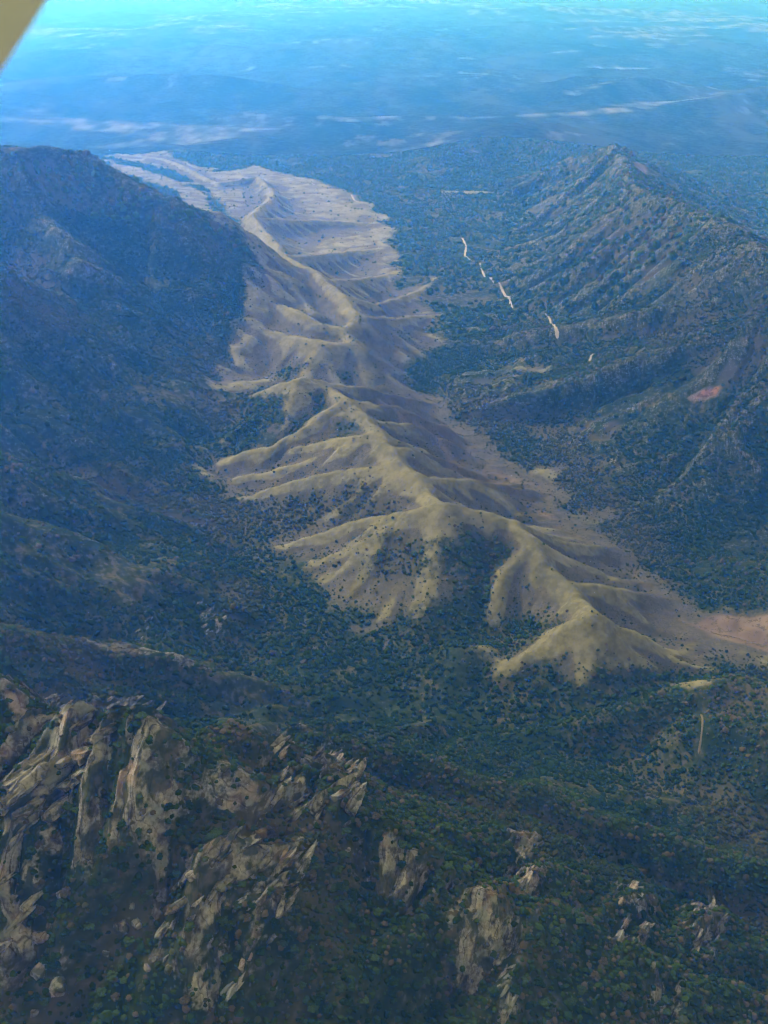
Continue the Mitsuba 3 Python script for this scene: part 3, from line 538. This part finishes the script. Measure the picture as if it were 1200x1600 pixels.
# ---------------------------------------------------------------- unseen clouds, added overhead to shade the near ridge and valleys
def make_cloud(key, ring, base, tall, seed, label):
    """A flat-based cumulus over the given outline: billowing top, slightly ragged base."""
    q = np.array(ring, float)
    lo, hi = q.min(0) - 100, q.max(0) + 100
    xs, ys = np.arange(lo[0], hi[0], 45.0), np.arange(lo[1], hi[1], 45.0)
    x, y = np.meshgrid(xs, ys)
    p = np.stack([x, y, 0 * x], -1)
    d = polygon_distance(x, y, [ring]) + 700 * (meshkit.fbm(p / 900.0, 5, seed) - 0.5)
    t = np.clip(d / 500.0, 0, 1)
    billow = np.abs(2 * meshkit.noise(p / 420.0, seed + 1) - 1) + 0.5 * np.abs(2 * meshkit.noise(p / 180.0, seed + 2) - 1)
    top = base + tall * np.sqrt(t) * (0.55 + 0.6 * billow)
    low = base - 60 * np.sqrt(t) * meshkit.fbm(p / 260.0, 3, seed + 3)
    idx = np.arange(x.size).reshape(x.shape)
    on = (d[1:, 1:] > 0) | (d[:-1, :-1] > 0) | (d[1:, :-1] > 0) | (d[:-1, 1:] > 0)
    quads = np.stack([idx[:-1, :-1], idx[:-1, 1:], idx[1:, 1:], idx[1:, :-1]], -1)[on]
    v = np.vstack([np.stack([x, y, top], -1).reshape(-1, 3), np.stack([x, y, low - 0.5], -1).reshape(-1, 3)])
    f = np.vstack([quads, quads[:, ::-1] + x.size])
    used, inv = np.unique(f, return_inverse=True)
    scene[key] = mikit.ply((v[used], inv.reshape(f.shape)), 'cloud_white', smooth=True)
    labels[key] = {'kind': 'structure', 'label': label}


scene['cloud_white'] = {'type': 'twosided', 'bsdf': {'type': 'diffuse', 'reflectance': {'type': 'rgb', 'value': [0.85, 0.86, 0.88]}}}
SHADE_CLOUDS = [((-1520, 2060), 640, 440), ((-2700, 3250), 480, 420), ((-950, 3550), 700, 600), ((-1050, 4800), 520, 420)]
for i, ((cx_, cy_), rx_, ry_) in enumerate(SHADE_CLOUDS):
    a_ = np.linspace(0, 2 * np.pi, 14, endpoint=False)
    make_cloud('cloud' + (f'_{i:03d}' if i else ''), np.stack([cx_ + rx_ * np.cos(a_), cy_ + ry_ * np.sin(a_)], -1).tolist(), 2250 + 45 * (i % 4), 360, 91 + 7 * i,
               'flat-based cumulus cloud out of frame, placed to shade the near ridge and valleys')

# ---------------------------------------------------------------- dirt road and tracks
def ribbon(key, lines, width, lift, label, material='track_material'):
    vs, fs, count = [], [], 0
    for k, line in enumerate(lines):
        q = np.array(line)[:, :2]
        s = np.append(0, np.cumsum(np.hypot(*np.diff(q, axis=0).T)))
        t = np.linspace(0, s[-1], max(4, int(s[-1] / 6)))
        c = np.stack([np.interp(t, s, q[:, 0]), np.interp(t, s, q[:, 1])], -1)
        c = ndimage.gaussian_filter1d(c, 2.0, axis=0, mode='nearest')
        d = np.gradient(c, axis=0)
        d /= np.linalg.norm(d, axis=1, keepdims=True) + 1e-9
        side = np.stack([-d[:, 1], d[:, 0]], -1)
        w = width * (0.55 + 0.9 * noise_1d(t / 28.0, 200 + k)) * np.clip(np.minimum(t, s[-1] - t) / 8, 0.15, 1)
        rows = [c + side * (w * f)[:, None] for f in (-0.5, -0.17, 0.17, 0.5)]
        v = np.concatenate([np.stack([r[:, 0], r[:, 1], detailed_height(r[:, 0], r[:, 1]) + lift * (0.4 if j in (0, 3) else 1)], -1)[:, None] for j, r in enumerate(rows)], 1)
        n = len(c)
        idx = np.arange(n * 4).reshape(n, 4)
        f = np.stack([idx[:-1, :-1], idx[1:, :-1], idx[1:, 1:], idx[:-1, 1:]], -1).reshape(-1, 4)[:, ::-1] + count
        vs.append(v.reshape(-1, 3)), fs.append(f)
        count += n * 4
    scene[key] = mikit.ply((np.vstack(vs), np.vstack(fs)), material, smooth=True)
    labels[key] = {'kind': 'structure', 'label': label}


ribbon('dirt_road', ROADS, 6.5, 1.2, 'pale dirt road winding along the right valley floor')
ribbon('footpath', TRACKS, 2.6, 0.6, 'faint pale track', 'path_material')

# ---------------------------------------------------------------- rock: outcrops of tilted slabs, loose boulders
rng = np.random.default_rng(11)
BOX = trimesh.creation.box((1, 1, 1)).subdivide().subdivide()


def rounded(v, power):
    r = (np.abs(v) ** power).sum(-1, keepdims=True) ** (1 / power)
    return v / np.maximum(r, 1e-9)


def rock_shape(seed, rough, layers):
    """A weathered block of unit half size: an angular box, chipped by planes, split along its bedding by grooves."""
    r = np.random.default_rng(seed)
    v = rounded(np.array(BOX.vertices) * 2, 9.0)
    for _ in range(9):                                              # chips
        d = r.normal(size=3) * [0.45, 1.0, 0.9]
        d /= np.linalg.norm(d)
        over = np.maximum(v @ d - r.uniform(0.75, 1.15), 0)
        v = v - over[:, None] * d
    d = meshkit.fbm(v * 1.6 + (seed % 997) * 9.7, 4, seed % 10007) - 0.5
    v = v * (1 + rough * d[:, None] * 2)
    if layers:
        v[:, 2] += 0.25 * np.abs(2 * np.mod(v[:, 0] * 1.3 + d, 1) - 1)
        k = np.floor((v[:, 2] + 0.5 * d + 1) * layers * 0.5)
        cut_ = meshkit.noise(np.stack([k * 3.7, k * 0 + seed % 997, 0 * k], -1), 5)
        v[:, :2] *= (0.72 + 0.38 * cut_)[:, None]
        v[:, 0] += (cut_ - 0.5) * 0.5
    return v


STRIKE = np.array([0.53, 0.85, 0.0])
STRIKE /= np.linalg.norm(STRIKE)
OUTCROP_LABELS = [
    'tall grey cliff of tilted slabs forming the pointed peak on the left', 'broken grey crag at the left edge beside the peak cliff', 'low grey crag in the lower left corner above the boulders',
    'small rock shoulder behind and left of the pointed peak', 'pinkish grey rocks on the crest left of the thin fin', 'thin grey rock fin standing on the skyline of the near ridge',
    'small dark knob on the near skyline right of the pointed peak', 'rubbly grey ledges in scrub below the cliff', 'long diagonal rock rib near the bottom of the near slope',
    'brown upright rock fin at the right end of the near ridge', 'weathered ledges in the middle of the near slope', 'small tan rocks on the falling crest beyond the thin fin',
    'grey rock streak on the dark forested ridge', 'rightmost pale rock streak on the dark forested ridge', 'dim grey rock rib high on the dark forested ridge', 'pale rock rib low on the dark forested ridge at the bottom edge',
    'dark rocky knob among trees on the left valley side', 'thin pale rock ledge among trees on the left valley side']
ROCK_SPOTS = []
for o, outline in enumerate(OUTCROPS):
    key = 'rock_outcrop' + (f'_{o:03d}' if o else '')
    labels[key] = {'label': OUTCROP_LABELS[o], 'category': 'rock', 'group': 'rock outcrops of tilted strata'}
    ring = [q[:2] for q in outline]
    a = np.array(ring)
    lo, hi = a.min(0), a.max(0)
    pitch_ = 7.5 if o < 12 else 8.5
    m = 0
    spots = [(x, y) for x in np.arange(lo[0], hi[0] + pitch_, pitch_) for y in np.arange(lo[1], hi[1] + pitch_, pitch_ * 1.5)]
    spots = np.array(spots) + rng.uniform(-0.45, 0.45, (len(spots), 2)) * [pitch_, pitch_ * 1.5]
    inside = polygon_distance(spots[:, 0], spots[:, 1], [ring]) > -2.0
    for x, y in spots[inside][:90]:
        if rng.random() < 0.22:
            continue
        z = float(detailed_height(np.array([x]), np.array([y]))[0])
        size = rng.uniform(0.6, 1.6) ** 1.4 * (1.25 if o in (0, 1, 5) else 1.0 if o < 12 else 0.72)
        half = np.array([rng.uniform(4.5, 11.0), rng.uniform(2.8, 5.0), rng.uniform(1.2, 2.8)]) * size      # along strike, across, thickness
        v = rock_shape(int(rng.integers(1 << 20)), 0.22, 3) * half
        tilt, turn = math.radians(rng.uniform(38, 62)), rng.normal(0, 0.16)
        along = np.array([STRIKE[0] * math.cos(turn) - STRIKE[1] * math.sin(turn), STRIKE[0] * math.sin(turn) + STRIKE[1] * math.cos(turn), rng.normal(0.05, 0.12)])
        along /= np.linalg.norm(along)
        across = np.array([-along[1], along[0], 0]) / math.hypot(along[0], along[1])                          # to the left of strike
        down = across * math.cos(tilt) - np.array([0, 0, 1.0]) * math.sin(tilt)
        v = v[:, :1] * along + v[:, 1:2] * -down + v[:, 2:] * np.cross(along, -down)
        v = v + np.array([x, y, z - 0.50 * half[1]])
        scene[f'{key}__slab' + (f'_{m:03d}' if m else '')] = mikit.ply(trimesh.Trimesh(v, BOX.faces, process=False), 'stone_material', smooth=20)
        ROCK_SPOTS.append((x, y, half[0]))
        m += 1

BOULDER_LABELS = ['pale rounded boulder above the largest one in the lower left corner', 'largest pale boulder, in scrub near the lower left corner', 'grey boulder between the two pale boulders at lower left',
                  'flat pale boulder of the pair in scrub below the cliff', 'smaller pale boulder beside the flat one below the cliff', 'single boulder just under the cliff foot', 'small grey boulder left of the paired boulders',
                  'lone tan boulder at the rubbly ledges', 'tiny white boulder above the paired boulders', 'small boulder at the very bottom left edge', 'small boulder low on the near slope', 'grey boulder low on the near slope beside a smaller one']
for k, (x, y, z, size) in enumerate(BOULDERS):
    key = 'boulder' + (f'_{k:03d}' if k else '')
    v = rock_shape(900 + k, 0.3, 0) * np.array([0.5, 0.42, 0.34]) * size
    c, s = math.cos(k * 2.1), math.sin(k * 2.1)
    v = v @ np.array([[c, s, 0], [-s, c, 0], [0, 0, 1]]) + np.array([x, y, float(detailed_height(np.array([x]), np.array([y]))[0]) + 0.08 * size])
    scene[key] = mikit.ply(trimesh.Trimesh(v, BOX.faces, process=False), 'stone_material', smooth=30)
    labels[key] = {'label': BOULDER_LABELS[k], 'category': 'boulder'}
    ROCK_SPOTS.append((x, y, size * 0.6))

# ---------------------------------------------------------------- trees
ICO = trimesh.creation.icosphere(subdivisions=0)
low_ = int(np.argmin(ICO.vertices[:, 2]))
OPEN = np.array([f for f in ICO.faces if low_ not in f])            # crowns stand on the ground: no faces underneath
tree_rng = np.random.default_rng(23)


def crown_variants(count, clumps, seed):
    """Irregular crowns of unit radius: jittered many-faced clumps gathered round a centre."""
    r = np.random.default_rng(seed)
    out = []
    for _ in range(count):
        vs, fs = [], []
        if clumps == 0:                                             # far crowns: a jagged cap
            a = np.arange(5) * 1.2566
            v = np.vstack([np.stack([np.cos(a), np.sin(a), 0 * a - 0.45], -1), np.stack([0.75 * np.cos(a + 0.6), 0.75 * np.sin(a + 0.6), 0 * a + 0.45], -1), [[0, 0, 0.9]]])
            v = v * r.uniform(0.75, 1.2, (11, 1))
            i5, j5 = np.arange(5), (np.arange(5) + 1) % 5
            out.append((v, np.vstack([np.stack([i5, j5, i5 + 5], -1), np.stack([j5, j5 + 5, i5 + 5], -1), np.stack([i5 + 5, j5 + 5, i5 * 0 + 10], -1)])))
            continue
        for c in range(clumps):
            v = np.array(ICO.vertices) * r.uniform(0.68, 1.25, (12, 1))
            faces = OPEN
            if clumps > 1:
                ang = r.uniform(0, 6.28)
                rad = r.uniform(0.25, 0.62)
                v = v * r.uniform(0.42, 0.66) + [rad * math.cos(ang), rad * math.sin(ang), r.uniform(-0.15, 0.5)]
            fs.append(faces + 12 * c)
            vs.append(v * [1, 1, 0.85])
        out.append((np.vstack(vs), np.vstack(fs)))
    return out


def scatter(x0, x1, y0, y1, pitch):
    nx, ny = int((x1 - x0) / pitch), int((y1 - y0) / pitch)
    x, y = np.meshgrid(x0 + pitch * np.arange(nx), y0 + pitch * np.arange(ny))
    x = (x + tree_rng.uniform(-0.5, 0.5, x.shape) * pitch).ravel()
    y = (y + tree_rng.uniform(-0.5, 0.5, y.shape) * pitch).ravel()
    ok = in_view(x, y)
    return x[ok], y[ok]


def tree_density(x, y):
    p = np.stack([x, y, 0 * x], -1)
    patch = meshkit.fbm(p / 95.0, 4, 301) - 0.16 * step(0.52, 0.70, meshkit.fbm(p / 230.0, 4, 305))
    grass = grid_value(GRASS, x, y)
    gully = grid_value(curv, x, y)
    d = (1 - grass) ** 0.8 * step(0.20, 0.60, patch - 0.010 * gully + 0.07)
    d = d + 0.9 * step(1100, 950, y) * (1 - d)                      # scrub closes over everything on the near ridges but bare rock
    d = d * (1 - 0.9 * np.clip(near_rock(x, y) * 1.3, 0, 1))
    clump = meshkit.fbm(p / 34.0, 3, 303)
    d = d + grass * (0.01 + 0.22 * step(0.50, 0.68, clump)) * step(0.36, 0.56, patch) + 0.5 * grass * step(0.8, 3.2, -gully) * step(0.35, 0.6, clump)
    return d * (1 - np.clip(1.3 * grid_value(BARE, x, y), 0, 1)) * (1 - 0.7 * grass * step(2500, 3200, y))


road_pts = np.array([q[:2] for line in ROADS + TRACKS for a, b in zip(line[:-1], line[1:]) for q in np.linspace(a, b, 24)])
road_tree = spatial.cKDTree(road_pts)
rock_tree = spatial.cKDTree(np.array(ROCK_SPOTS)[:, :2])
TREES = []                                                     # x, y, radius
for x0, x1, y0, y1, pitch, size in ((-640, 640, 345, 1000, 3.9, 1.9), (-760, 760, 1000, 1250, 5.0, 2.3), (-1300, 1300, 1250, 3000, 6.1, 2.8), (-2590, 2590, 3000, 6560, 15.0, 6.0)):
    x, y = scatter(x0, x1, y0, y1, pitch)
    ok = tree_rng.random(len(x)) < tree_density(x, y)
    x, y = x[ok], y[ok]
    ok = road_tree.query(np.stack([x, y], -1))[0] > 6.5
    ok &= rock_tree.query(np.stack([x, y], -1))[0] > 4.5
    x, y = x[ok], y[ok]
    r = size * np.clip(tree_rng.lognormal(-0.06, 0.42, len(x)), 0.4, 2.2) * (1 - 0.50 * step(0.2, 0.6, grid_value(GRASS, x, y)))
    TREES.append(np.stack([x, y, r], -1))


def build_forest(key, t, variants, label, lift=0.35, material='leaf_material'):
    z = detailed_height(t[:, 0], t[:, 1])
    n = len(t)
    pick = tree_rng.integers(len(variants), size=n)
    vs, fs, uvs, base = [], [], [], 0
    for k, (v, f) in enumerate(variants):
        s = t[pick == k]
        if not len(s):
            continue
        a = tree_rng.uniform(0, 6.283, len(s))
        c, sn = np.cos(a), np.sin(a)
        stretch = tree_rng.uniform(0.8, 1.25, len(s))
        w = np.stack([v[None, :, 0] * c[:, None] - v[None, :, 1] * sn[:, None], v[None, :, 0] * sn[:, None] + v[None, :, 1] * c[:, None], v[None, :, 2] * stretch[:, None]], -1) * s[:, 2][:, None, None]
        w = w + np.stack([s[:, 0], s[:, 1], z[pick == k] + lift * s[:, 2]], -1)[:, None]
        topo = grid_value(TOPO, s[:, 0], s[:, 1])                    # gullies lush, crests drier; dark-to-light tone also puts relief shading into the colour
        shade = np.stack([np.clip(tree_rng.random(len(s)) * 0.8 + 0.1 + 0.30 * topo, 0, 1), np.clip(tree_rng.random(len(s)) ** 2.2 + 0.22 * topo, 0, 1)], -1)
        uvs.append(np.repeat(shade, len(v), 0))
        fs.append((f[None] + (np.arange(len(s)) * len(v))[:, None, None]).reshape(-1, 3) + base)
        vs.append(w.reshape(-1, 3))
        base += len(s) * len(v)
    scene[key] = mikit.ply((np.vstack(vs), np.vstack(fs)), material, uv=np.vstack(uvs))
    labels[key] = {'kind': 'stuff', 'label': label}


# the trees that show largest are things of their own
near = TREES[0]
nz = detailed_height(near[:, 0], near[:, 1])
rel = np.stack([near[:, 0], near[:, 1], nz + near[:, 2] - EYE_HEIGHT], -1)
depth = rel[:, 1] * math.cos(PITCH) - rel[:, 2] * math.sin(PITCH)
across_, upward = rel[:, 0] / depth, (rel[:, 1] * math.sin(PITCH) + rel[:, 2] * math.cos(PITCH)) / depth
shown = (np.abs(across_) < 0.34) & (np.abs(upward) < 0.455)
for t in np.linspace(0.45, 0.985, 28):
    shown &= EYE_HEIGHT + rel[:, 2] * t > height_at(rel[:, 0] * t, rel[:, 1] * t) - 2
rank = np.where(shown, near[:, 2] / depth, -1)
single = np.argsort(-rank)[:300]
rest = np.setdiff1d(np.arange(len(near)), single)
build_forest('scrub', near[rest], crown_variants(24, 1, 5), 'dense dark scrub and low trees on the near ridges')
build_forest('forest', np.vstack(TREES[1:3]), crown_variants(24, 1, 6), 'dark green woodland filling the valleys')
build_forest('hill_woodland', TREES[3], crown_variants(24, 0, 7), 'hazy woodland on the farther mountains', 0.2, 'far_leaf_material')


def tree_meshes(seed):
    """A low spreading tree of unit crown radius: a forked trunk and a crown of many small leaf clumps."""
    r = np.random.default_rng(seed)
    trunk = [meshkit_tube(np.array([[0, 0, -0.5], [0.04, 0.02, 0.25], [0.0, 0.06, 0.75]]), [0.11, 0.085, 0.05])]
    vs, fs, n = [], [], 0
    for k in range(4):
        ang = k * 1.57 + r.uniform(-0.5, 0.5)
        tip = np.array([0.6 * math.cos(ang), 0.6 * math.sin(ang), r.uniform(0.7, 1.05)])
        trunk.append(meshkit_tube(np.array([[0.02, 0.02, 0.3], tip * 0.55 + [0, 0, 0.12], tip]), [0.06, 0.045, 0.02]))
    for k in range(30):
        d = r.normal(size=3)
        d /= np.linalg.norm(d)
        d[2] = abs(d[2]) * 0.9 - 0.1
        c = d * r.uniform(0.35, 0.85) * [1, 1, 0.7] + [0, 0, 0.72]
        v = np.array(ICO.vertices) * r.uniform(0.6, 1.35, (12, 1)) * r.uniform(0.17, 0.33) * [1, 1, 0.7] + c
        vs.append(v), fs.append(np.array(ICO.faces) + n)
        n += 12
    tv = np.vstack([m[0] for m in trunk])
    at = np.cumsum([0] + [len(m[0]) for m in trunk])
    tf = np.vstack([m[1] + a for m, a in zip(trunk, at)])
    return (tv, tf), (np.vstack(vs), np.vstack(fs))


def meshkit_tube(p, radii, sides=5):
    t = np.gradient(p, axis=0)
    t /= np.linalg.norm(t, axis=1, keepdims=True)
    a = np.cross(t, [0.3, 0.9, 0.1])
    a /= np.linalg.norm(a, axis=1, keepdims=True)
    b, ang = np.cross(t, a), np.arange(sides) * 2 * np.pi / sides
    v = p[:, None] + np.array(radii)[:, None, None] * (np.cos(ang)[None, :, None] * a[:, None] + np.sin(ang)[None, :, None] * b[:, None])
    i = np.arange(len(p) * sides).reshape(len(p), sides)
    j = np.roll(i, -1, 1)
    return v.reshape(-1, 3), np.vstack([np.stack([i[:-1], j[:-1], j[1:]], -1).reshape(-1, 3), np.stack([i[:-1], j[1:], i[1:]], -1).reshape(-1, 3)])


LOOKS = [('dark green', 0.05, 0.0), ('fresh green', 0.95, 0.0), ('brownish', 0.4, 0.85), ('mid green', 0.45, 0.1)]
KINDS = []
for k in range(8):
    (tv, tf), (cv, cf) = tree_meshes(60 + k)
    look_name, tone, dry_ = LOOKS[(0, 3, 1, 0, 2, 3, 0, 1)[k]]
    KINDS.append((mikit.ply((tv, tf), 'bark_material', smooth=True), mikit.ply((cv, cf), 'tree_leaf_material', uv=np.tile([[tone, dry_]], (len(cv), 1))), look_name))
NEAR_NAMES = ['the tall peak cliff', 'the left edge crag', 'the low corner crag', 'the rock shoulder left of the peak', 'the pinkish crest rocks', 'the thin skyline fin', 'the dark skyline knob', 'the rubbly ledges below the cliff',
              'the long diagonal rib', 'the brown upright fin', 'the mid slope ledges', 'the tan rocks on the falling crest', 'the grey streak on the forested ridge', 'the rightmost pale streak', 'the dim rib on the forested ridge', 'the low pale rib at the bottom edge',
              'the knob on the left valley side', 'the thin ledge on the left valley side']
outcrop_at = np.array([(x, y, o) for o, ring in enumerate(OUTCROPS) for x, y in ring])
outcrop_tree = spatial.cKDTree(outcrop_at[:, :2])
BOULDER_XY = spatial.cKDTree(np.array([b[:2] for b in BOULDERS]))
for i, k in enumerate(single):
    x, y, r = near[k]
    key = 'tree' + (f'_{i:03d}' if i else '')
    trunk, crown, look_name = KINDS[(i * 5 + i // 8) % 8]
    place = T().translate([float(x), float(y), float(nz[k]) - 0.2 * float(r)]).rotate([0, 0, 1], float(i * 47 % 360)).scale(float(r) * 1.1)
    scene[key + '__trunk'], scene[key + '__crown'] = {**trunk, 'to_world': place}, {**crown, 'to_world': place}
    away, which = outcrop_tree.query([x, y])
    if BOULDER_XY.query([x, y])[0] < 16:
        where = 'close to the loose boulders at lower left'
    elif away < 32:
        where = 'beside ' + NEAR_NAMES[int(outcrop_at[which, 2])]
    else:
        side = 'far left' if across_[k] < -0.22 else 'left' if across_[k] < -0.10 else 'left of centre' if across_[k] < 0.0 else 'right of centre' if across_[k] < 0.12 else 'right' if across_[k] < 0.23 else 'far right'
        rise = 'along the bottom edge' if upward[k] < -0.36 else 'on the lower near slope' if upward[k] < -0.28 else 'on the upper near slope'
        where = f'{rise}, {side}'
    label = f'{look_name} scrub tree {where}'
    labels[key] = {'label': label, 'category': 'tree', 'group': label + ' (several alike)'}

# ---------------------------------------------------------------- the aircraft's wing strut, close to the lens
right, look_, above = np.array([1.0, 0, 0]), np.array([0, math.cos(PITCH), -math.sin(PITCH)]), np.array([0, math.sin(PITCH), math.cos(PITCH)])
mid = np.array([0, 0, EYE_HEIGHT]) + 1.7 * look_ - 0.603 * right + 0.795 * above
axis = 0.60 * right + 0.80 * above - 0.12 * look_
axis /= np.linalg.norm(axis)
chordwise = np.cross(axis, look_)
chordwise /= np.linalg.norm(chordwise)
thick = np.cross(axis, chordwise)
ang = np.linspace(0, 2 * np.pi, 48, endpoint=False)
profile = np.stack([0.070 * np.cos(ang), 0.026 * np.sin(ang) * (1 + 0.35 * np.cos(ang))], -1)
ends = np.linspace(-1.5, 1.4, 24)
sv = np.concatenate([mid + axis * e + chordwise * (profile[:, :1] * (1 - 0.02 * abs(e))) + thick * profile[:, 1:] for e in ends])
i = np.arange(24 * 48).reshape(24, 48)
j = np.roll(i, -1, 1)
sf = np.vstack([np.stack([i[:-1], j[:-1], j[1:]], -1).reshape(-1, 3), np.stack([i[:-1], j[1:], i[1:]], -1).reshape(-1, 3)])
sv = np.vstack([sv, mid + axis * ends[0], mid + axis * ends[-1]])
sf = np.vstack([sf, np.stack([i[0], np.roll(i[0], 1), np.full(48, 1152)], -1), np.stack([i[-1], np.roll(i[-1], -1), np.full(48, 1153)], -1)])
scene['wing_strut'] = mikit.ply((sv, sf), 'strut_paint', smooth=40)
labels['wing_strut'] = {'label': 'blurred beige aircraft wing strut crossing the upper left corner', 'category': 'wing strut'}


# ---------------------------------------------------------------- the haze
lo_z, hi_z = -90.0, EYE_HEIGHT + 3.0
scene['haze'] = {'type': 'cube', 'to_world': T().translate([0, 34000, (lo_z + hi_z) / 2]).scale([40000, 37000, (hi_z - lo_z) / 2]),
                 'bsdf': {'type': 'null'}, 'interior': {'type': 'ref', 'id': 'haze_air'}}
labels['haze'] = {'kind': 'stuff', 'label': 'blue haze filling the valley and the far plain'}
